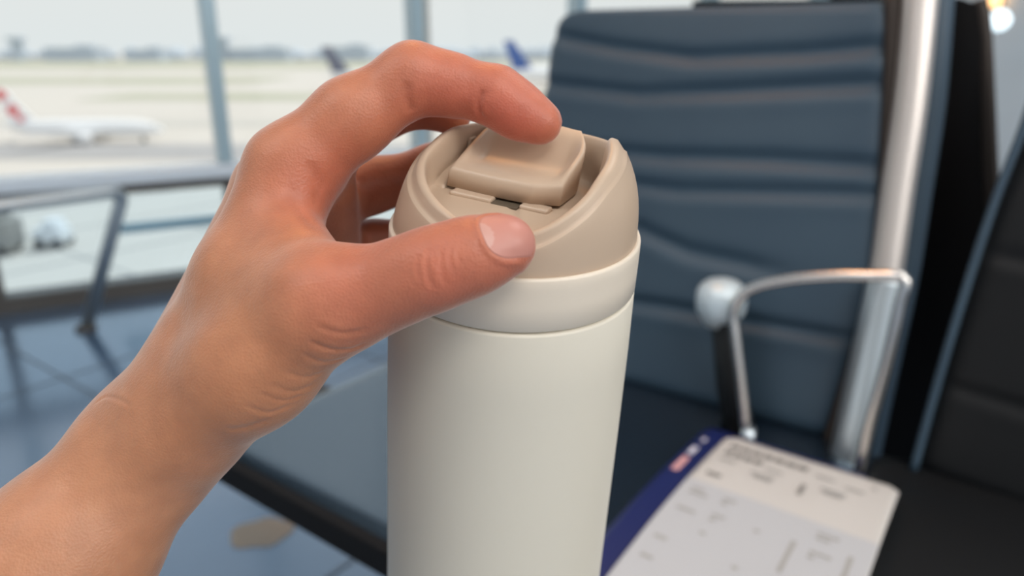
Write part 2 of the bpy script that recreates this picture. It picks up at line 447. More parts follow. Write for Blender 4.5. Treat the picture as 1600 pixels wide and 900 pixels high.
def padded_back(name, P0, left, right, th, grooves, m, parent, nu=90, nv=110, bulge=.012):
    """leather pad in the reclined plane through P0; left/right: image-measured outline points (px,py) from top to
    bottom, turned into points of that plane; grooves: list of (polyline in u,v ; depth ; width)"""
    Lp = [on_plane(x, y, P0, BN) for x, y in left]; Rp = [on_plane(x, y, P0, BN) for x, y in right]
    Ls = spline(Lp, 12); Rs = spline(Rp, 12)
    def samp(c, t):
        d = [0]
        for i in range(len(c)-1): d.append(d[-1]+(c[i+1]-c[i]).length)
        x = t*d[-1]; i = min(max(int(np.searchsorted(d, x))-1, 0), len(c)-2)
        k = (x-d[i])/max(d[i+1]-d[i], 1e-9); return c[i].lerp(c[i+1], k)
    G = np.zeros((nv+1, nu+1, 3)); UV = np.zeros((nv+1, nu+1, 2))
    for j in range(nv+1):
        a, b = samp(Ls, j/nv), samp(Rs, j/nv)
        for i in range(nu+1):
            G[j, i] = a.lerp(b, i/nu); UV[j, i] = (i/nu, j/nv)
    Wd = np.linalg.norm(G[0, -1]-G[0, 0]); H = np.linalg.norm(G[-1, 0]-G[0, 0])
    U, Vv = UV[..., 0], UV[..., 1]
    # rounded border + cushion bulge
    ex = np.minimum(U, 1-U)*Wd; ey = np.minimum(Vv, 1-Vv)*H
    rr = .022
    off = -rr*(1-np.sqrt(np.clip(1-(1-np.clip(ex/rr, 0, 1))**2, 0, 1)))*.8 - rr*(1-np.sqrt(np.clip(1-(1-np.clip(ey/rr, 0, 1))**2, 0, 1)))*.8
    off += bulge*np.sin(np.pi*U)*np.sin(np.pi*np.clip(Vv, 0, 1))
    for pl, dep, wid in grooves:
        xs = [p[0] for p in pl]; ys = [p[1] for p in pl]
        yc = np.interp(U, xs, ys); fade = np.clip((U-xs[0]+.06)/.12, 0, 1)*np.clip((xs[-1]+.06-U)/.12, 0, 1)
        dist = (Vv-yc)*H
        off -= dep*1.25*np.exp(-(dist/(wid*1.25))**2)*fade
        off += dep*.18*np.exp(-((dist-wid*2.2)/(wid*1.8))**2)*fade
    bn = np.array(BN)
    front = G - bn*off[..., None]            # towards the sitter is -BN
    # rounded outline corners: pull the top corners in
    V = [v for v in front.reshape(-1, 3)]; n1 = len(V)
    back = G + bn*th
    V += [v for v in back.reshape(-1, 3)]
    F = []; Wn = nu+1
    for j in range(nv):
        for i in range(nu):
            a = j*Wn+i; F.append((a, a+1, a+Wn+1, a+Wn)); F.append((n1+a, n1+a+Wn, n1+a+Wn+1, n1+a+1))
    for i in range(nu):
        F.append((i, n1+i, n1+i+1, i+1)); a = nv*Wn+i; F.append((a, a+1, n1+a+1, n1+a))
    for j in range(nv):
        a = j*Wn; F.append((a, a+Wn, n1+a+Wn, n1+a)); a = j*Wn+nu; F.append((a, n1+a, n1+a+Wn, a+Wn))
    return link_mesh(name, V, F, m, parent)

def seat_pad(s0, s1, n0, n1, z, th, m, parent, name='seat', rad=.016):
    """cushion: grid with rounded edges and dished middle"""
    nu, nv = 50, 50; V, F = [], []
    for side in (0, 1):
        for j in range(nv+1):
            for i in range(nu+1):
                u, v = i/nu, j/nv
                ex = min(u, 1-u)*(s1-s0); ey = min(v, 1-v)*(n1-n0)
                dp = (1-math.sqrt(max(0, 1-(1-min(ex/rad, 1))**2)))+(1-math.sqrt(max(0, 1-(1-min(ey/rad, 1))**2)))
                zz = z - min(dp, 1)*rad*.7 - .012*math.sin(math.pi*u)*math.sin(math.pi*v) if side == 0 else z-th
                p = RS*(s0+(s1-s0)*u)+RN*(n0+(n1-n0)*v); V.append((p.x, p.y, zz))
    Wn = nu+1; n_ = Wn*(nv+1)
    for j in range(nv):
        for i in range(nu):
            a = j*Wn+i; F.append((a, a+1, a+Wn+1, a+Wn)); F.append((n_+a, n_+a+Wn, n_+a+Wn+1, n_+a+1))
    for i in range(nu):
        F.append((i, n_+i, n_+i+1, i+1)); a = nv*Wn+i; F.append((a, a+1, n_+a+1, n_+a))
    for j in range(nv):
        a = j*Wn; F.append((a, a+Wn, n_+a+Wn, n_+a)); a = j*Wn+nu; F.append((a, n_+a, n_+a+Wn, a+Wn))
    return link_mesh(name, V, F, m, parent)

def sn(s, n, z): v = RS*s+RN*n; return Vector((v.x, v.y, z))
# --- centre chair
chair = empty('lounge_chair', sn(-.44, .63, 0), 'dark blue-grey leather seat with pleated back, its backrest fully in view behind the tumbler', 'chair', 'departure lounge seats')
gro = [([(0, .10), (.25, .13), (.5, .148), (.8, .128), (1, .105)], .007, .0075),
       ([(0, .23), (.35, .245), (.6, .225), (1, .185)], .007, .0075),
       ([(.1, .40), (.45, .395), (.75, .375), (1, .365)], .007, .008),
       ([(.1, .47), (.5, .475), (.8, .445), (1, .425)], .0055, .007),
       ([(.3, .56), (.55, .62), (.78, .63)], .006, .009),
       ([(0, .80), (.5, .77), (1, .755)], .008, .007)]
padded_back('backrest', R0, [(893, 12), (862, 40), (845, 130), (822, 300), (800, 553)],
            [(1385, -4), (1394, 20), (1390, 150), (1370, 420), (1330, 570), (1292, 690)], .035, gro, M['leather'], chair)
# bronze trim strip that borders the pad on its right
edge = [on_plane(x, y, R0 + BN*.012, BN) for x, y in ((1406, -6), (1403, 150), (1384, 420), (1345, 570), (1304, 700))]
tube('edge_trim', spline(edge, 8), .009, M['frame_brown'], chair, 10, 2.0)
seat_pad(-.171-.60, -.124, .412, .880, SZ+.012, .034, M['leather_seat'], chair)
bm = bmesh.new(); add_box(bm, sn(-.468, .412-.005, SZ-.012), RS*.596, RN*.014, Vector((0, 0, .034)), .004); bm_obj('seat_front_edge', bm, M['leather_edge'], chair)
# support post (thick polished upright in the gap between the backs) and dark strip beside it
post = [on_plane(x, y, R0 + BN*.005, BN) for x, y in ((1441, -30), (1424, 150), (1402, 300), (1382, 440), (1355, 570), (1322, 735))]
tube('upright', spline(post, 8), [.018]*41, M['satin'], chair, 20)
post2 = [on_plane(x, y, R0 + BN*.06, BN) for x, y in ((1466, -30), (1452, 150), (1430, 300), (1408, 440), (1380, 570), (1345, 735))]
tube('side_strip', spline(post2, 8), .018, M['leather'], chair, 12)
post3 = [on_plane(x, y, R0 - BN*.02, BN) for x, y in ((1386, 437), (1372, 500), (1350, 600), (1322, 728))]
tube('lower_sleeve', spline(post3, 8), .0205, M['steel'], chair, 20)
# armrest loop of bent tube
AP = sn(0, .80, SZ)
loop = [on_plane(x, y, AP, RN) for x, y in ((1168, 690), (1160, 610), (1150, 530), (1147, 482), (1172, 452), (1230, 437), (1300, 431), (1360, 431), (1412, 436), (1405, 480), (1385, 570), (1360, 660), (1342, 738))]
tube('armrest', spline(loop, 7), .0062, M['chrome'], chair, 14)
V, F = tube_data([loop[0] + Vector((0, 0, -.016)), loop[0] + Vector((0, 0, .018))], .0082, 16); link_mesh('armrest_foot', V, F, M['steel'], chair)
# dark arm post with a rounded polished cap, between the loop and the backrest
CPn = sn(0, .828, SZ)
ap = [on_plane(x, y, CPn, RN) for x, y in ((1158, 688), (1142, 600), (1130, 500))]
tube('arm_post', ap, [.036, .034, .026], M['leather_black'], chair, 20, .5)
c0 = on_plane(1127, 470, CPn, RN)
lathe('arm_post_cap', [(-.030, .019), (-.020, .0235), (-.013, .0285), (-.002, .0300), (.010, .0295), (.018, .026), (.024, .019), (.027, .010), (.028, .001)], c0, (0, 0, 1), M['pale_cap'], chair, 32)
# beam and leg that carry the row
bm = bmesh.new(); add_box(bm, sn(-.30, .66, SZ-.085), RS*1.9, RN*.07, Vector((0, 0, .05)), .006); beam_mesh = bm
beam = bm_obj('seat_beam', bm, M['frame_brown'])
tag(beam, 'dark steel beam under the row of leather seats', 'beam')
for s_ in (-.35, .35):
    bm = bmesh.new(); add_box(bm, sn(s_, .66, .165), RS*.05, RN*.05, Vector((0, 0, .33)), .006); bm_obj('leg', bm, M['steel'], beam)
    bm = bmesh.new(); add_box(bm, sn(s_, .66, .012), RS*.07, RN*.30, Vector((0, 0, .024)), .006); bm_obj('foot', bm, M['steel'], beam)

# --- right chair
rc = empty('lounge_chair', sn(.2, .63, 0), 'black leather seat cut off by the right edge of the picture', 'chair', 'departure lounge seats')
R1 = Vector((.451, .733, SZ))
gro2 = [([(0, .22), (.5, .24), (1, .23)], .0025, .007), ([(0, .52), (.5, .53), (1, .52)], .0025, .007), ([(0, .80), (1, .80)], .0025, .006)]
padded_back('backrest', R1, [(1690, -30), (1640, 60), (1600, 190), (1546, 330), (1480, 540), (1424, 738)],
            [(2500, -60), (2500, 60), (2480, 190), (2400, 400), (2300, 700), (2150, 1010)], .035, gro2, M['leather_black'], rc)
pl = [on_plane(x, y, R1 - BN*.002, BN) for x, y in ((1640, 60), (1602, 190), (1549, 330), (1482, 540), (1427, 735))]
tube('piping', spline(pl, 8), .0045, M['leather'], rc, 8)
seat_pad(-.121, .46, .40, .880, SZ+.008, .055, M['leather_black'], rc)

# --- back-to-back row behind: black rear of the next seat seen through the gap
bc = empty('lounge_chair', sn(-.12, 1.2, 0), 'black backed seat of the row behind, seen through the gap beside the polished upright', 'chair', 'departure lounge seats')
Vb = []
bp_ = sn(0, 1.09, SZ)
outl = [(1082, 1), (1500, -3), (1526, 6), (1535, 60), (1545, 250), (1552, 400), (1530, 560), (1500, 760), (1040, 640)]
pf = [on_plane(x, y, bp_, Vector((RN.x, RN.y, .04)).normalized()) for x, y in outl]
k = len(pf); V = pf + [p + RN*.05 for p in pf]
F = [tuple(range(k)), tuple(range(k, 2*k))[::-1]] + [(i, (i+1)%k, k+(i+1)%k, k+i) for i in range(k)]
o = link_mesh('backrest', V, F, M['leather_edge'], bc, smooth=False)
ed = [on_plane(x, y, bp_ - RN*.01, RN) for x, y in ((1530, 0), (1538, 60), (1547, 250), (1554, 400), (1535, 560))]
tube('edge_trim', spline(ed, 6), .009, M['frame_brown'], bc, 10)
seat_pad(-.55, .12, 1.16, 1.58, SZ+.008, .055, M['leather_black'], bc)
bm = bmesh.new(); add_box(bm, sn(-.2, 1.34, SZ-.085), RS*.8, RN*.07, Vector((0, 0, .05)), .006); bm_obj('beam', bm, M['frame_brown'], bc)
bm = bmesh.new(); add_box(bm, sn(-.2, 1.34, .165), RS*.05, RN*.05, Vector((0, 0, .33)), .006); bm_obj('leg', bm, M['steel'], bc)

# --- steel hoop armrest of the seats by the window
hoop = tag(empty('armrest_hoop', (-1.4, 2.27, 0), 'brushed steel tube armrest hoop standing on the floor by the window at the left', 'armrest'))
HP = [Vector((-1.40, 2.27, 0)), Vector((-1.20, 2.27, .462)), Vector((-1.45, 2.0, .462)), Vector((-1.80, 1.70, .45)), Vector((-2.0, 1.70, 0))]
hp = fillet(HP, .05, 6)
tube('hoop_tube', hp, .020, M['steel'], hoop, 16)
for p_ in (HP[0], HP[-1]):
    V, F = tube_data([p_, p_ + Vector((0, 0, .012))], .032, 20); link_mesh('floor_flange', V, F, M['frame_dark'], hoop)

# --- beige stain on the floor
V = []; c_ = on_z(408, 832, .0013); n_ = 40
for k in range(n_):
    q = 2*math.pi*k/n_; r_ = 1+.12*math.sin(2*q+1)+.07*math.sin(5*q)
    V.append(c_ + Vector((math.cos(q)*.052*r_, math.sin(q)*.050*r_, 0)))
st = link_mesh('floor_stain', V, [tuple(range(n_))], M['stain'], smooth=False)
tag(st, 'dull beige round stain on the grey floor below the wrist', 'stain')

# --- warm lamp hanging over the seats (above the frame)
dl = empty('hanging_lamp', (-.09, 1.00, 1.92), 'warm square lamp hanging above the centre seat', 'lamp')
bm = bmesh.new(); add_box(bm, (-.09, 1.00, 1.93), (.34, 0, 0), (0, .34, 0), (0, 0, .04), .006); bm_obj('lamp_box', bm, M['lamp_warm'], dl)
V, F = tube_data([(-.09, 1.00, 1.95), (-.09, 1.00, 3.5)], .005, 8); link_mesh('cord', V, F, M['frame_dark'], dl)
# --- lamps far right
for (px, py, r_, m_, lab) in ((1558, 0, .034, 'lamp_warm', 'warm orange pendant lamp at the top right'), (1562, 32, .040, 'lamp_cool', 'cool white lamp below the orange one at the top right')):
    p_ = W(px, py, 3.30 if m_ == 'lamp_warm' else 2.95); t = empty('pendant_lamp', p_, lab, 'lamp')
    lathe('lamp_globe', [(-r_, .002), (-r_*.8, r_*.6), (-r_*.3, r_*.95), (0, r_), (r_*.3, r_*.95), (r_*.8, r_*.6), (r_, .012)], p_, (0, 0, 1), M[m_], t, 24)
    V, F = tube_data([p_ + Vector((0, 0, r_)), Vector((p_.x, p_.y, 3.5))], .006, 8); link_mesh('cord', V, F, M['frame_dark'], t)

# ================================================================== BOARDING PASS and its folder on the seat
PZ = SZ + .026
tl, tr = on_z(1138, 680, PZ), on_z(1407, 764, PZ); bl = on_z(983, 905, PZ)
ux = (tr-tl).normalized(); uy = (bl-tl); uy = (uy - ux*uy.dot(ux)*.55).normalized()
pw, ph_ = (tr-tl).length, .36
def pp(u, v, dz=0):  # metres from the top-left corner
    return tl + ux*u + uy*v + Vector((0, 0, dz + .010*math.sin(min(max(v/ph_, 0), 1)*math.pi)))
def sheet(name, w0, w1, h0, h1, z, th, rad, m, parent=None, corners=True):
    nu, nv = 30, 40; V, F = [], []
    for sd in (0, 1):
        for j in range(nv+1):
            v = h0+(h1-h0)*j/nv
            ins = 0
            if corners:
                e_ = min(v-h0, h1-v)
                if e_ < rad: ins = rad - math.sqrt(max(0, rad*rad-(rad-e_)**2))
            for i in range(nu+1): V.append(pp(w0+ins+(w1-w0-2*ins)*i/nu, v, z - sd*th))
    Wn = nu+1; n1 = Wn*(nv+1)
    for j in range(nv):
        for i in range(nu):
            a = j*Wn+i; F.append((a, a+1, a+Wn+1, a+Wn)); F.append((n1+a, n1+a+Wn, n1+a+Wn+1, n1+a+1))
    for i in range(nu):
        F.append((i, n1+i, n1+i+1, i+1)); a = nv*Wn+i; F.append((a, a+1, n1+a+1, n1+a))
    for j in range(nv):
        a = j*Wn; F.append((a, a+Wn, n1+a+Wn, n1+a)); a = j*Wn+nu; F.append((a, n1+a, n1+a+Wn, a+Wn))
    return link_mesh(name, V, F, m, parent)
fo = empty('ticket_folder', tl + Vector((0, 0, -.01)), 'navy blue ticket folder lying under the boarding pass', 'folder')
sheet('folder_cover', -.030, pw-.03, -.012, ph_+.02, -.003, .009, .006, M['navy'], fo)
def bars(name, items, m, parent, z):
    V, F = [], []
    for (u, v, a, b) in items:
        b0 = len(V); nn_ = 4
        for i in range(nn_+1):
            V.append(pp(u+a*i/nn_, v, z)); V.append(pp(u+a*i/nn_, v+b, z))
        for i in range(nn_): F.append((b0+2*i, b0+2*i+1, b0+2*i+3, b0+2*i+2))
    o = link_mesh(name, V, F, m, parent, smooth=False); return o
bars('folder_print', [(-.0235, .050, .007, .022), (-.022, .022, .005, .010)], M['white_print'], fo, -.0026)
bars('folder_print', [(-.0235, .080, .008, .036)], M['pink_print'], fo, -.0026)
bpz = empty('boarding_pass', tl, 'white printed boarding pass with rounded corners lying on the navy folder', 'paper')
sheet('paper', 0, pw, 0, ph_, 0, .0006, .010, M['paper'], bpz)
# lower section in a cooler, slightly darker tone
V, F = [], []
nu, nv = 20, 20
for j in range(nv+1):
    for i in range(nu+1): V.append(pp(.001+(pw-.002)*i/nu, .125+(ph_-.129)*j/nv, .0004))
for j in range(nv):
    for i in range(nu): a = j*(nu+1)+i; F.append((a, a+1, a+nu+2, a+nu+1))
link_mesh('lower_section', V, F, M['paper_cool'], bpz)
random.seed(9)
bars('printed_heading', [(.012+i*.0125, .020, .0105, .011) for i in range(7)], M['ink'], bpz, .0008)
bars('printed_line', [(.012+i*.011, .040, .009, .011) for i in range(4)], M['ink'], bpz, .0008)
it = []
for (u, v, k) in ((.06, .052, 3), (.05, .070, 4), (.055, .077, 3), (.012, .062, 3), (.108, .030, 3), (.118, .055, 4), (.122, .062, 3), (.160, .018, 1), (.138, .036, 3)):
    for i in range(k): it.append((u+i*.0062, v, .0056, .0048))
it2 = [(.100, .062, .005, .024), (.012, .100, .016, .007)]
it3 = [(.118, .168, .0045, .05), (.165, .16, .0045, .05)]
for v in (.140, .148, .172, .180, .205, .232, .262, .290, .320):
    for u, w in ((.012, 3), (.045, 4), (.085, 2), (.135, 3)):
        if random.random() < .7:
            for i in range(random.randint(1, w)): it3.append((u+i*.0064, v, .0056, .0045))
a = bars('printed_text', it, M['ink_light'], bpz, .0008); a['kind'] = 'stuff'
a = bars('printed_text', it2, M['ink'], bpz, .0008); a['kind'] = 'stuff'
a = bars('printed_text', it3, M['ink_light'], bpz, .0008); a['kind'] = 'stuff'

# ================================================================== TUMBLER
# local frame: origin at the centre of the lid seam, UP along the axis, XR to the right, BK away from the lens
UPc = Vector((.057, .890, -.454)).normalized()
XRc = Vector((1, 0, 0)); XRc = (XRc - UPc*XRc.dot(UPc)).normalized()
BKc = UPc.cross(XRc)
if BKc.z < 0: BKc = -BKc
Oc = Vector((.0013, .0241, .2555))
def L2C(x, b, h): return Oc + XRc*x + BKc*b + UPc*h
def L2W(x, b, h): return Vector(C2W(tuple(L2C(x, b, h))))
UPw = L2W(0, 0, 1) - L2W(0, 0, 0); O_w = L2W(0, 0, 0)
tum = empty('tumbler', L2W(0, 0, -.19), 'cream travel tumbler with a taupe flip lid held in the hand', 'tumbler')
def ring_mesh(name, prof, m, n=128, parent=tum, cap0=False, cap1=False):
    V, F = [], []
    for h, r in prof:
        for k in range(n):
            q = 2*math.pi*k/n; V.append(L2W(r*math.cos(q), r*math.sin(q), h))
    for i in range(len(prof)-1):
        for k in range(n): F.append((i*n+k, i*n+(k+1)%n, (i+1)*n+(k+1)%n, (i+1)*n+k))
    if cap0: F.append(tuple(range(n)))
    if cap1: F.append(tuple((len(prof)-1)*n+k for k in range(n))[::-1])
    return link_mesh(name, V, F, m, parent)
H2 = -.0207
ring_mesh('body', [(-.2105, .030), (-.213, .044), (-.2115, .0462), (-.208, .0470), (-.19, .0475), (-.16, .0468), (-.12, .0460), (-.08, .0453), (-.045, .0445), (H2-.0016, .0437), (H2-.0006, .0433), (H2-.0005, .040)], M['body'], cap0=True, cap1=True)
ring_mesh('seam', [(H2-.003, .0415), (H2+.003, .0415)], M['gap'])
ring_mesh('collar_ring', [(H2, .0400), (H2+.0002, .0430), (H2+.0010, .0437), (-.012, .0436), (-.006, .0435), (-.0032, .0434), (-.0023, .0430), (-.0022, .0421), (-.0030, .0412)], M['collar'])
ring_mesh('seam', [(-.006, .0408), (-.001, .0408)], M['gap'])

# lid shell: dome profile, rim height varying round the lid, inner wall, recessed floor
def Hrim(deg):
    xs = [-180, -160, -140, -120, -103, -92, -84, -76, -68, -58, -47, -27, -10, 3, 12, 24, 40, 60, 90, 120, 150, 165, 180]
    ys = [.0205, .0178, .0145, .0112, .0098, .0098, .0110, .0135, .0165, .0203, .0248, .0284, .0306, .0300, .0275, .0252, .0246, .0240, .0236, .0262, .0268, .0240, .0205]
    w = 0; s_ = 0
    for d in (-6, -3, 0, 3, 6):
        a = (deg+d+180) % 360 - 180; g = math.exp(-(d/6)**2); s_ += g*float(np.interp(a, xs, ys)); w += g
    return s_/w
def rdome(h): return float(np.interp(h, [-.004, 0, .004, .008, .012, .016, .0207, .025, .029, .033], [.0421, .0418, .0412, .0404, .0394, .0380, .0358, .0331, .0296, .0255]))
def xshift(h): return .10*max(h, 0)                # the dome leans a little to the right
HF = .0085
n = 192; V, F = [], []; rows = []
def prof_for(deg):
    H = Hrim(deg); P = []
    ins = .0003+.0009*min(max((abs(deg-5)-45)/50, 0), 1)      # the ledge fades out towards the peak
    step = .0050                                   # a ledge runs round the dome below the rim
    hl = max(H-step, .003)
    for t in np.linspace(0, 1, 9): h = -.0026+(hl+.0026)*t; P.append((h, rdome(h)))
    P.append((hl+.0004, rdome(hl)-.0002)); P.append((hl+.0006, rdome(hl)-ins*.85))
    for t in np.linspace(0.15, 1, 5): h = hl+.0006+(H-.0006-hl-.0006)*t; P.append((h, rdome(h)-ins))
    rt = rdome(H)-ins
    P += [(H-.0002, rt-.0006), (H, rt-.0013), (H-.0002, rt-.0019), (H-.0009, rt-.0024)]
    for t in np.linspace(.15, 1, 6):
        h = (H-.0009)+(min(HF+.0012, H-.0012)-(H-.0009))*t; P.append((h, rt-.0026-.0008*t))
    P.append((min(HF+.0004, H-.0015), rt-.0042)); P.append((min(HF, H-.0016), rt-.0060))
    P.append((min(HF, H-.0018), rt*.5)); P.append((min(HF, H-.0018), .0005))
    return P
PR = [prof_for(-180+360*k/n) for k in range(n)]; L = len(PR[0])
for i in range(L):
    for k in range(n):
        q = math.radians(-180+360*k/n); h, r = PR[k][i]; V.append(L2W(r*math.cos(q)+xshift(h), r*math.sin(q), h))
for i in range(L-1):
    for k in range(n): F.append((i*n+k, i*n+(k+1)%n, (i+1)*n+(k+1)%n, (i+1)*n+k))
lid = link_mesh('lid', V, F, M['lid'], tum)

# flap: thick plate turned 32 degrees, with a finger dish, standing proud of the recess
wx, gx = (.906, -.423), (.423, .906)
def fl(w, g, h): return L2W(w*wx[0]+g*gx[0]+xshift(h), w*wx[1]+g*gx[1], h)
def flap_grid(nu=72, nv=72):
    top = np.zeros((nv+1, nu+1, 3)); bot = np.zeros_like(top)
    for j in range(nv+1):
        for i in range(nu+1):
            a, b = i/nu*2-1, j/nv*2-1
            # squircle mapping rounds the corners
            k = .16
            u = a*math.sqrt(max(0, 1-b*b*k*(1 if b > 0 else .10))); v = b*math.sqrt(max(0, 1-a*a*k*(1 if b > 0 else .0)))
            w = -.0036+.0203*u-.0065*max(0, u)*max(0, v)**2; g = .0080+.0163*v
            bow = -.0012*(1-u*u)*max(0, -v)**3 + .0030*max(0, u-.55)/.45*max(0, -v)**3
            h = .0160+.0122*(min(max((v+1)/2, 0), 1))**.9                     # ramp rises to the back
            side = 1 if abs(u) < .66 else max(0, 1-((abs(u)-.66)/.24)**2)
            h -= .0050*math.exp(-((v+.05)/.55)**2)*side*(.5+.5*math.tanh((v+.80)*9))      # finger dish
            ed = min((1-abs(a))*.0203, (1-abs(b))*.0163); rd = .0011
            if ed < rd: h -= rd*.9*(1-math.sqrt(max(0, 1-(1-ed/rd)**2)))
            # keep the border crisp: the last rows stand almost vertical
            top[j, i] = fl(w, g+bow, h)
            bot[j, i] = fl(w, g+bow, .0097 + .0012*max(v, 0))
    return top, bot
top, bot = flap_grid(); nu = nv = 72
V = [v for v in top.reshape(-1, 3)]+[v for v in bot.reshape(-1, 3)]; Wn = nu+1; n1 = Wn*(nv+1); F = []
for j in range(nv):
    for i in range(nu):
        a = j*Wn+i; F.append((a, a+1, a+Wn+1, a+Wn)); F.append((n1+a, n1+a+Wn, n1+a+Wn+1, n1+a+1))
for i in range(nu):
    F.append((i, n1+i, n1+i+1, i+1)); a = nv*Wn+i; F.append((a, a+1, n1+a+1, n1+a))
for j in range(nv):
    a = j*Wn; F.append((a, a+Wn, n1+a+Wn, n1+a)); a = j*Wn+nu; F.append((a, n1+a, n1+a+Wn, a+Wn))
link_mesh('lid_flap', V, F, M['lid'], tum)
# latch lips in front of the flap and the dark spout opening between them
def lbox(name, w0, w1, g0, g1, h0, h1, m, bev=.0006):
    bm = bmesh.new()
    P0 = fl((w0+w1)/2, (g0+g1)/2, (h0+h1)/2)
    add_box(bm, P0, fl(w1, 0, 0)-fl(w0, 0, 0), fl(0, g1, 0)-fl(0, g0, 0), fl(0, 0, h1)-fl(0, 0, h0), bev, 3)
    return bm_obj(name, bm, m, tum, smooth=False)
lbox('latch_lip', -.0205, -.0048, -.0128, -.0080, .0078, .0098, M['lid'], .0008)
lbox('latch_lip', .0048, .0150, -.0118, -.0070, .0078, .0098, M['lid'], .0008)
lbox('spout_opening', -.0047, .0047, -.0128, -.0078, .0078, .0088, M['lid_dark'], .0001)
# hinge cheeks beside the flap
# sloping shelf that fills the recess left of the flap, a hair's breadth away from it
V, F = [], []; ng, nw_ = 24, 8
for j in range(ng+1):
    g = -.0088+.0300*j/ng; h = .0088+.0140*(j/ng)**.9
    wo = -.0246
    while math.hypot(wo*wx[0]+g*gx[0], wo*wx[1]+g*gx[1]) < rdome(h)-.0042: wo -= .0002
    for i in range(nw_+1):
        w = -.0246+(wo+.0246)*i/nw_
        V.append(fl(w, g, h+.0016*(i/nw_)**2-(.0005 if i == 0 else 0)))
    V.append(fl(-.0246, g, .0080))
W3 = nw_+2
for j in range(ng):
    for i in range(nw_): a = j*W3+i; F.append((a, a+1, a+W3+1, a+W3))
    a = j*W3; F.append((a, a+W3, a+W3+nw_+1, a+nw_+1))
F.append(tuple(range(0, nw_+2)))
link_mesh('recess_shelf', V, F, M['lid'], tum)
lbox('hinge_cheek', -.0262, -.0248, .0080, .0125, .0100, .0222, M['lid'], .0006)

# ================================================================== HAND (one continuous body)
class Grid:
    def __init__(s, lo, hi, h):
        s.lo = np.array(lo); s.h = h; s.n = np.ceil((np.array(hi)-s.lo)/h).astype(int)+1
        s.ax = [s.lo[i]+h*np.arange(s.n[i]) for i in range(3)]
    def new(s): return np.full(tuple(s.n), .06, dtype=np.float32)
def cone(G, a, b, ra, rb):
    a = np.array(a); b = np.array(b); pad = .026
    lo = np.minimum(a-ra, b-rb)-pad; hi = np.maximum(a+ra, b+rb)+pad
    i0 = np.clip(np.floor((lo-G.lo)/G.h).astype(int), 0, G.n); i1 = np.clip(np.ceil((hi-G.lo)/G.h).astype(int)+1, 0, G.n)
    sl = tuple(slice(i0[k], i1[k]) for k in range(3))
    X = G.ax[0][sl[0]][:, None, None]-a[0]; Y = G.ax[1][sl[1]][None, :, None]-a[1]; Z = G.ax[2][sl[2]][None, None, :]-a[2]
    d = b-a; dd = d.dot(d)+1e-12
    t = np.clip((X*d[0]+Y*d[1]+Z*d[2])/dd, 0, 1)
    dist = np.sqrt((X-t*d[0])**2+(Y-t*d[1])**2+(Z-t*d[2])**2)-(ra+(rb-ra)*t)
    return sl, dist.astype(np.float32)
def smin(a, b, k):
    h = np.maximum(k-np.abs(a-b), 0)/k
    return np.minimum(a, b)-h*h*k*.25
def chain(G, pts, k):
    D = G.new()
    for p, q in zip(pts[:-1], pts[1:]):
        sl, d = cone(G, cc(*p[:3]), cc(*q[:3]), p[3], q[3]); D[sl] = smin(D[sl], d, k)
    return D
def surface_nets(D, G):
    s_ = D < 0
    n = G.n-1
    cnt = np.zeros(tuple(n), np.int8); off = [(i, j, k) for i in (0, 1) for j in (0, 1) for k in (0, 1)]
    for (i, j, k) in off: cnt += s_[i:i+n[0], j:j+n[1], k:k+n[2]]
    act = (cnt > 0) & (cnt < 8)
    idx = np.full(tuple(n), -1, np.int64); I = np.argwhere(act); idx[act] = np.arange(len(I))
    acc = np.zeros((len(I), 3)); c = np.zeros(len(I))
    vals = {o: D[I[:, 0]+o[0], I[:, 1]+o[1], I[:, 2]+o[2]].astype(float) for o in off}
    for o in off:
        for ax in range(3):
            if o[ax] == 0:
                o2 = list(o); o2[ax] = 1; o2 = tuple(o2)
                va, vb = vals[o], vals[o2]; m = (va < 0) != (vb < 0)
                t = np.where(m, va/(va-vb+1e-20), 0)
                P = np.tile(np.array(o, float), (len(I), 1)); P[:, ax] += t
                acc[m] += P[m]; c[m] += 1
    P = G.lo+(I+acc/c[:, None])*G.h
    Q = []
    for ax in range(3):
        u, v = (ax+1) % 3, (ax+2) % 3
        a = [slice(0, G.n[k]) for k in range(3)]; b = list(a)
        a[ax] = slice(0, G.n[ax]-1); b[ax] = slice(1, G.n[ax])
        ch = s_[tuple(a)] != s_[tuple(b)]
        E = np.argwhere(ch); ok = (E[:, u] > 0) & (E[:, v] > 0) & (E[:, u] < n[u]) & (E[:, v] < n[v]); E = E[ok]
        ins = s_[tuple(a)][E[:, 0], E[:, 1], E[:, 2]]
        def g(du, dv):
            e_ = E.copy(); e_[:, u] -= du; e_[:, v] -= dv; return idx[e_[:, 0], e_[:, 1], e_[:, 2]]
        q = np.stack([g(0, 0), g(1, 0), g(1, 1), g(0, 1)], 1); q[~ins] = q[~ins][:, ::-1]; Q.append(q)
    return P, np.concatenate(Q)

VOX = .00105
pts_all = [cc(-120, 1100, .2), cc(900, 60, .2)]
G = Grid((-.205, -.150, .165), (.030, .105, .345), VOX)
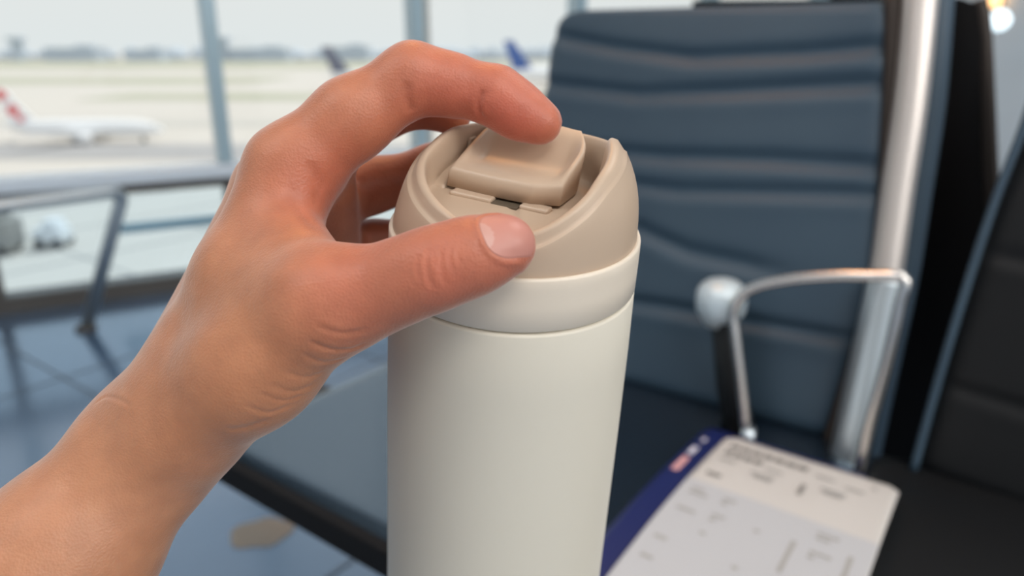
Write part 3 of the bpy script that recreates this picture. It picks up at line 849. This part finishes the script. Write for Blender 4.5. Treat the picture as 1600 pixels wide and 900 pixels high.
# palm and forearm
palm = G.new()
def P_(a, b, k=.012):
    global palm
    sl, d = cone(G, cc(*a[:3]), cc(*b[:3]), a[3], b[3]); palm[sl] = smin(palm[sl], d, k)
P_((-58, 1082, .222, .0300), (97, 873, .240, .0266))
P_((97, 873, .240, .0266), (238, 697, .250, .0213))
P_((-60, 1080, .250, .0290), (96, 882, .268, .0238))
P_((96, 882, .268, .0238), (240, 702, .268, .0190))
P_((238, 697, .250, .0213), (343, 560, .250, .0194))      # carpus
P_((343, 560, .250, .0194), (404, 432, .250, .0172))      # second metacarpal
P_((404, 432, .250, .0172), (455, 266, .250, .0138))
P_((245, 695, .268, .0185), (428, 296, .270, .0138))      # third
P_((255, 695, .275, .0172), (446, 345, .288, .0136))      # fourth
P_((268, 690, .280, .0155), (456, 405, .302, .0126))      # fifth
P_((312, 660, .262, .0143), (450, 520, .285, .0145))      # heel of the hand, little-finger side
P_((300, 652, .240, .0190), (398, 570, .228, .0174))      # thenar, thumb metacarpal
P_((398, 570, .228, .0174), (508, 474, .217, .0156))
P_((395, 445, .240, .0165), (455, 450, .228, .0145))      # web muscle
P_((430, 335, .247, .0125), (462, 400, .235, .0105), .008)
P_((462, 402, .235, .0105), (510, 446, .221, .0088), .008)
P_((455, 290, .258, .0125), (490, 266, .262, .0118), .008)   # pads under the finger roots
P_((506, 300, .280, .0125), (516, 378, .299, .0122), .006)
fing = {
 'index': ([(455, 264, .250, .0142), (549, 186, .250, .0129), (646, 123, .250, .0111), (705, 133, .250, .0094), (775, 150, .249, .0090), (812, 175, .2485, .0082), (845, 193, .248, .0070)], .008),
 'middle': ([(430, 296, .270, .0138), (598, 169, .277, .0102), (665, 156, .280, .0092), (704, 177, .281, .0080)], .006),
 'ring': ([(446, 345, .288, .0136), (585, 289, .305, .0104), (680, 266, .305, .0100), (745, 260, .299, .0088)], .005),
 'little': ([(456, 405, .302, .0126), (580, 380, .316, .0091), (675, 367, .315, .0086), (722, 358, .3105, .0080)], .005),
 'thumb': ([(505, 475, .2175, .0148), (555, 462, .2150, .0128), (600, 450, .2125, .0113), (645, 432, .2088, .0108), (690, 416, .2064, .0105), (742, 399, .2060, .0098), (789, 384, .2070, .0087)], .008)}
D = palm.copy()
for nm, (pts, k) in fing.items():
    f_ = chain(G, pts, .006)
    D = np.minimum(D, smin(palm, f_, k))
del palm
P, Q = surface_nets(D, G)
del D
def smooth(P, E, it, lam=.5, mu=-.52):
    deg = np.bincount(E.ravel(), minlength=len(P)).astype(float)[:, None]; deg[deg == 0] = 1
    for i in range(it):
        for w in (lam, mu):
            A = np.zeros_like(P)
            for ax in range(3):
                A[:, ax] = np.bincount(E[:, 0], weights=P[E[:, 1], ax], minlength=len(P)) + np.bincount(E[:, 1], weights=P[E[:, 0], ax], minlength=len(P))
            P = P+w*(A/deg-P)
    return P
E = np.concatenate([Q[:, [0, 1]], Q[:, [1, 2]], Q[:, [2, 3]], Q[:, [3, 0]]]); E.sort(axis=1); E = np.unique(E, axis=0)
P = smooth(P, E, 16)
# soften the thumb root, where the muscle of the web runs into the thumb
wgt = np.exp(-(np.linalg.norm(P-np.array(cc(562, 456, .203)), axis=1)/.013)**2)[:, None]
P = P*(1-wgt)+smooth(P, E, 70, .5, -.25)*wgt
# one Catmull-like refinement so that fine skin folds have vertices to live on
def subdivide(P, Q, E):
    nV, nE = len(P), len(E)
    key = {}
    code = E[:, 0]*np.int64(nV)+E[:, 1]
    def eid(a, b):
        lo = np.minimum(a, b); hi = np.maximum(a, b); return np.searchsorted(code, lo*np.int64(nV)+hi)
    em = (P[E[:, 0]]+P[E[:, 1]])/2; fm = P[Q].mean(1)
    e = [nV+eid(Q[:, i], Q[:, (i+1) % 4]) for i in range(4)]; f = nV+nE+np.arange(len(Q))
    Q2 = np.concatenate([np.stack([Q[:, i], e[i], f, e[i-1]], 1) for i in range(4)])
    return np.concatenate([P, em, fm]), Q2
P, Q = subdivide(P, Q, E)
E = np.concatenate([Q[:, [0, 1]], Q[:, [1, 2]], Q[:, [2, 3]], Q[:, [3, 0]]]); E.sort(axis=1); E = np.unique(E, axis=0)
P = smooth(P, E, 3, .5, -.3)
def vnormals(P, Q):
    fn = np.cross(P[Q[:, 2]]-P[Q[:, 0]], P[Q[:, 3]]-P[Q[:, 1]]); N = np.zeros_like(P)
    for i in range(4):
        for ax in range(3): N[:, ax] += np.bincount(Q[:, i], weights=fn[:, ax], minlength=len(P))
    N /= np.linalg.norm(N, axis=1)[:, None]+1e-20
    return N
N = vnormals(P, Q)
ctr = P.mean(0)
if ((P-ctr)*N).sum() < 0: Q = Q[:, ::-1]; N = -N
bv = BVHTree.FromPolygons([tuple(p) for p in P], [tuple(int(i) for i in q) for q in Q])
def skin_at(px, py):
    """point of the skin met by the sight line, camera space"""
    d = Vector(cc(px, py, 1)).normalized(); h = bv.ray_cast(Vector((0, 0, 0)), d)
    return (np.array(h[0]), np.array(h[1])) if h[0] is not None else (None, None)
# --- folds and wrinkles: real relief along curves on the skin
def fold(line, depth, width, ridge=.35):
    pts = []
    sp_ = spline([Vector((x, y, 0)) for x, y in line], 10)
    for v in sp_:
        h, _ = skin_at(v.x, v.y)
        if h is not None: pts.append(h)
    if len(pts) < 3: return
    A = np.array(pts); zm = np.median(A[:, 2]); A = A[np.abs(A[:, 2]-zm) < .007]
    if len(A) < 3: return
    lo = A.min(0)-.006; hi = A.max(0)+.006
    m = np.where(((P > lo) & (P < hi)).all(1))[0]
    if not len(m): return
    q = P[m]; best = np.full(len(m), 9.); along = np.zeros(len(m)); L_ = len(A)-1
    for i in range(L_):
        a, b = A[i], A[i+1]; d = b-a; t = np.clip(((q-a)@d)/(d@d+1e-12), 0, 1)
        dist = np.linalg.norm(q-(a+t[:, None]*d), axis=1); u = dist < best
        best[u] = dist[u]; along[u] = (i+t[u])/L_
    fade = np.clip(np.minimum(along, 1-along)/.22, 0, 1); fade = fade*fade*(3-2*fade)
    dis = -depth*np.exp(-(best/width)**2)+ridge*depth*np.exp(-((best-2.0*width)/(1.2*width))**2)
    P[m] += N[m]*(dis*fade)[:, None]
F_ = fold
# thumb: knuckle wrinkles
F_([(672, 385), (667, 405), (669, 430), (678, 455)], .00028, .0008)
F_([(681, 383), (677, 400), (679, 420)], .00014, .0006)
F_([(692, 380), (688, 405), (692, 432), (700, 448)], .00016, .0007)
F_([(706, 382), (703, 402), (708, 424)], .00014, .0006)
F_([(719, 384), (716, 400), (721, 416)], .00012, .0006)
F_([(655, 395), (652, 418), (657, 442)], .00012, .0007)
# thumb base folds at the thenar crease
F_([(490, 506), (515, 517), (545, 521), (580, 512)], .00028, .0010, .2)
F_([(478, 530), (512, 545), (548, 546), (572, 535)], .00038, .0009, .2)
F_([(470, 552), (505, 566), (540, 560)], .00026, .0010, .2)
F_([(440, 578), (475, 590), (510, 580)], .0002, .0009, .2)
F_([(420, 598), (455, 612), (495, 600)], .00024, .0010, .2)
F_([(400, 612), (440, 626), (476, 616)], .0002, .0008, .2)
F_([(380, 632), (420, 645), (458, 630)], .00024, .0009, .2)
F_([(350, 672), (385, 668), (425, 655)], .0003, .0014, .2)
# index: creases on the inner side of the joints
F_([(753, 186), (750, 180), (748, 172), (748, 160), (752, 148), (757, 138)], .0008, .0011, .15)
F_([(645, 176), (640, 168), (636, 155), (635, 140), (638, 124)], .0006, .0017, .1)
# web and base of the index
F_([(478, 250), (492, 275), (496, 300), (492, 325)], .0004, .0018, .15)
F_([(450, 285), (462, 315), (482, 345), (505, 370)], .0003, .0018, .15)
# wrist wrinkle on the back
F_([(146, 632), (166, 620), (190, 626), (214, 640)], .0003, .0007, .2)
# fine lengthwise lines on the back near the wrist
random.seed(2)
N = vnormals(P, Q); 
bv = BVHTree.FromPolygons([tuple(p) for p in P], [tuple(int(i) for i in q) for q in Q])

# --- thumb nail bed: skin sinks under the nail, a fold rises round it
nc, nn0 = skin_at(797, 383)
nax = np.array(cc(789, 384, .2070))-np.array(cc(742, 399, .2060)); nax /= np.linalg.norm(nax)
nz_ = np.array([.08, .42, -.9]); nz_ -= nax*(nz_@nax); nz_ /= np.linalg.norm(nz_)
ny_ = np.cross(nz_, nax)
if ny_[1] < 0: ny_ = -ny_
base = np.array(cc(791, 384, .2070))
NL, NW = .0070, .0070                       # half length and half width of the plate
NOFF = .0006
def nail_uv(q):
    r = q-base; return (r@nax-NOFF)/NL, (r@ny_)/NW, r@nz_
u, v, w = nail_uv(P)
sup = (np.abs(u)**2.8+np.abs(v)**2.8)**(1/2.8)
near = (w > -.002) & (np.abs(u) < 1.6) & (np.abs(v) < 1.6)
prox = np.clip((.45-u)/.5, 0, 1)
rim = np.exp(-((sup-1.12)/.10)**2)*near*prox*.00045
sink = -np.clip((1.0-sup)/.10, 0, 1)*near*.00035
P += N*(rim+sink)[:, None]
N = vnormals(P, Q)
bv = BVHTree.FromPolygons([tuple(p) for p in P], [tuple(int(i) for i in q) for q in Q])

Pw = C2W(P)
me = bpy.data.meshes.new('person')
me.vertices.add(len(Pw)); me.vertices.foreach_set('co', Pw.ravel())
me.loops.add(Q.size); me.loops.foreach_set('vertex_index', Q.astype(np.int32).ravel())
me.polygons.add(len(Q)); me.polygons.foreach_set('loop_start', np.arange(0, Q.size, 4, dtype=np.int32))
me.polygons.foreach_set('loop_total', np.full(len(Q), 4, dtype=np.int32)) if False else None
me.update(calc_edges=True); me.validate()
me.polygons.foreach_set('use_smooth', [True]*len(me.polygons))
# skin tone: redder at fingertips, knuckles and palm side
col = np.tile(np.array([.475, .205, .105]), (len(P), 1))
def tint(c3, r, colr, amt):
    d = np.linalg.norm(P-np.array(cc(*c3)), axis=1); w = np.exp(-(d/r)**2)[:, None]*amt
    global col
    col = col*(1-w)+np.array(colr)*w
RED = (.51, .115, .075); PINK = (.48, .155, .095)
for nm, (pts, k) in fing.items():
    for j, p_ in enumerate(pts[1:]):
        tint(p_[:3], .017, PINK if nm in ('index', 'thumb') else RED, .6 if nm in ('index', 'thumb') else .3)
tint((700, 160, .245), .020, RED, .5); tint((800, 195, .245), .014, RED, .75)
tint((690, 425, .200), .009, RED, .45); tint((800, 405, .203), .012, RED, .35)
tint((505, 300, .245), .022, RED, .55); tint((540, 330, .29), .03, RED, .35)
tint((520, 455, .205), .015, RED, .30); tint((490, 340, .24), .018, PINK, .6)
tint((100, 850, .22), .06, (.47, .225, .125), .8); tint((330, 560, .23), .03, (.41, .165, .08), .4)
ca = me.color_attributes.new('tone', 'FLOAT_COLOR', 'POINT')
ca.data.foreach_set('color', np.concatenate([col, np.ones((len(P), 1))], 1).astype(np.float32).ravel())
sk = bpy.data.materials.new('skin'); sk.use_nodes = True
n_ = sk.node_tree.nodes; l_ = sk.node_tree.links; b_ = n_['Principled BSDF']
at = n_.new('ShaderNodeVertexColor'); at.layer_name = 'tone'
tc_ = n_.new('ShaderNodeTexCoord')
nz1 = n_.new('ShaderNodeTexNoise'); nz1.inputs['Scale'].default_value = 130; nz1.inputs['Detail'].default_value = 5
l_.new(tc_.outputs['Object'], nz1.inputs['Vector'])
mxx = n_.new('ShaderNodeMix'); mxx.data_type = 'RGBA'; mxx.blend_type = 'MULTIPLY'; mxx.inputs[0].default_value = 1
rr_ = n_.new('ShaderNodeValToRGB'); rr_.color_ramp.elements[0].position = .3; rr_.color_ramp.elements[0].color = (.90, .87, .86, 1)
rr_.color_ramp.elements[1].position = .7; rr_.color_ramp.elements[1].color = (1.06, 1.05, 1.04, 1)
l_.new(nz1.outputs['Fac'], rr_.inputs[0]); l_.new(at.outputs[0], mxx.inputs[6]); l_.new(rr_.outputs[0], mxx.inputs[7])
l_.new(mxx.outputs[2], b_.inputs['Base Color'])
set_in(b_, 'Roughness', .42); set_in(b_, 'Specular IOR Level', .42)
set_in(b_, 'Sheen Weight', .35); set_in(b_, 'Sheen Roughness', .35)
set_in(b_, 'Subsurface Weight', .25); set_in(b_, 'Subsurface Scale', .006); set_in(b_, 'Subsurface Radius', (1.0, .35, .2))
vo = n_.new('ShaderNodeTexVoronoi'); vo.inputs['Scale'].default_value = 1300
nz2 = n_.new('ShaderNodeTexNoise'); nz2.inputs['Scale'].default_value = 600; nz2.inputs['Detail'].default_value = 4
l_.new(tc_.outputs['Object'], vo.inputs['Vector']); l_.new(tc_.outputs['Object'], nz2.inputs['Vector'])
ad = n_.new('ShaderNodeMath'); ad.operation = 'ADD'; l_.new(vo.outputs['Distance'], ad.inputs[0]); l_.new(nz2.outputs['Fac'], ad.inputs[1])
bu = n_.new('ShaderNodeBump'); bu.inputs['Strength'].default_value = .30; bu.inputs['Distance'].default_value = .00035
l_.new(ad.outputs[0], bu.inputs['Height']); l_.new(bu.outputs[0], b_.inputs['Normal'])
me.materials.append(sk)
person = bpy.data.objects.new('person', me); COL.objects.link(person)
tag(person, 'bare left hand and forearm of a person gripping the lid of the cream tumbler', 'person')

# nails: curved plates lying in their beds
def nail(name, base, ax, up, side, off, NL, NW, lift, m, lun=None):
    nu_, nv_ = 40, 30; T, ok = [], True
    V = []
    for j in range(nv_+1):
        for i in range(nu_+1):
            a, b = i/nu_*2-1, j/nv_*2-1
            # disc-square map to a rounded plate
            p_ = 3.0; rr = max(abs(a), abs(b)); nn_ = (abs(a)**p_+abs(b)**p_)**(1/p_)+1e-9
            uu, vv = a*rr/nn_, b*rr/nn_
            q = base+ax*(uu*NL+off)+side*(vv*NW)
            h = bv.ray_cast(Vector(q+up*.03), Vector(-up), .05)
            hp_ = np.array(h[0]) if h[0] is not None else q
            edge_ = max(0, 1-rr)
            V.append((hp_, np.array(h[1]) if h[0] is not None else up, edge_, uu))
    W2 = nu_+1; top_ = []
    # lift the plate clear of the skin, most at its free edge
    for hp_, nn1, ed_, uu in V: top_.append(hp_+up*(lift*min(1, ed_/.12)+.00018*max(0, uu)))
    A = np.array(top_); bot_ = A-up*.0006
    Fq = []
    n1 = len(A)
    for j in range(nv_):
        for i in range(nu_):
            a = j*W2+i; Fq.append((a, a+1, a+W2+1, a+W2)); Fq.append((n1+a, n1+a+W2, n1+a+W2+1, n1+a+1))
    for i in range(nu_):
        Fq.append((i, n1+i, n1+i+1, i+1)); a = nv_*W2+i; Fq.append((a, a+1, n1+a+1, n1+a))
    for j in range(nv_):
        a = j*W2; Fq.append((a, a+W2, n1+a+W2, n1+a)); a = j*W2+nu_; Fq.append((a, n1+a, n1+a+W2, a+W2))
    o = link_mesh(name, C2W(np.concatenate([A, bot_])), Fq, m, person)
    if lun:
        me_ = o.data; me_.materials.append(lun)
        k = 0
        for f_i in range(nu_*nv_):
            j, i = divmod(f_i, nu_); a, b = (i+.5)/nu_*2-1, (j+.5)/nv_*2-1
            if (a+1.12)**2/.55**2+(b)**2/.62**2 < 1: me_.polygons[2*f_i].material_index = 1
    return o
nail('thumb_nail', base, nax, nz_, ny_, NOFF, NL, NW, .00045, M['nail'], M['lunula'])
# index nail, seen from its edge
iax = np.array(cc(845, 192, .248))-np.array(cc(800, 160, .2488)); iax /= np.linalg.norm(iax)
iup = np.array([.55, .60, .58]); iup -= iax*(iup@iax); iup /= np.linalg.norm(iup); isd = np.cross(iup, iax)
nail('index_nail', np.array(cc(838, 186, .248)), iax, iup, isd, .0020, .0062, .0056, .00035, M['nail'])
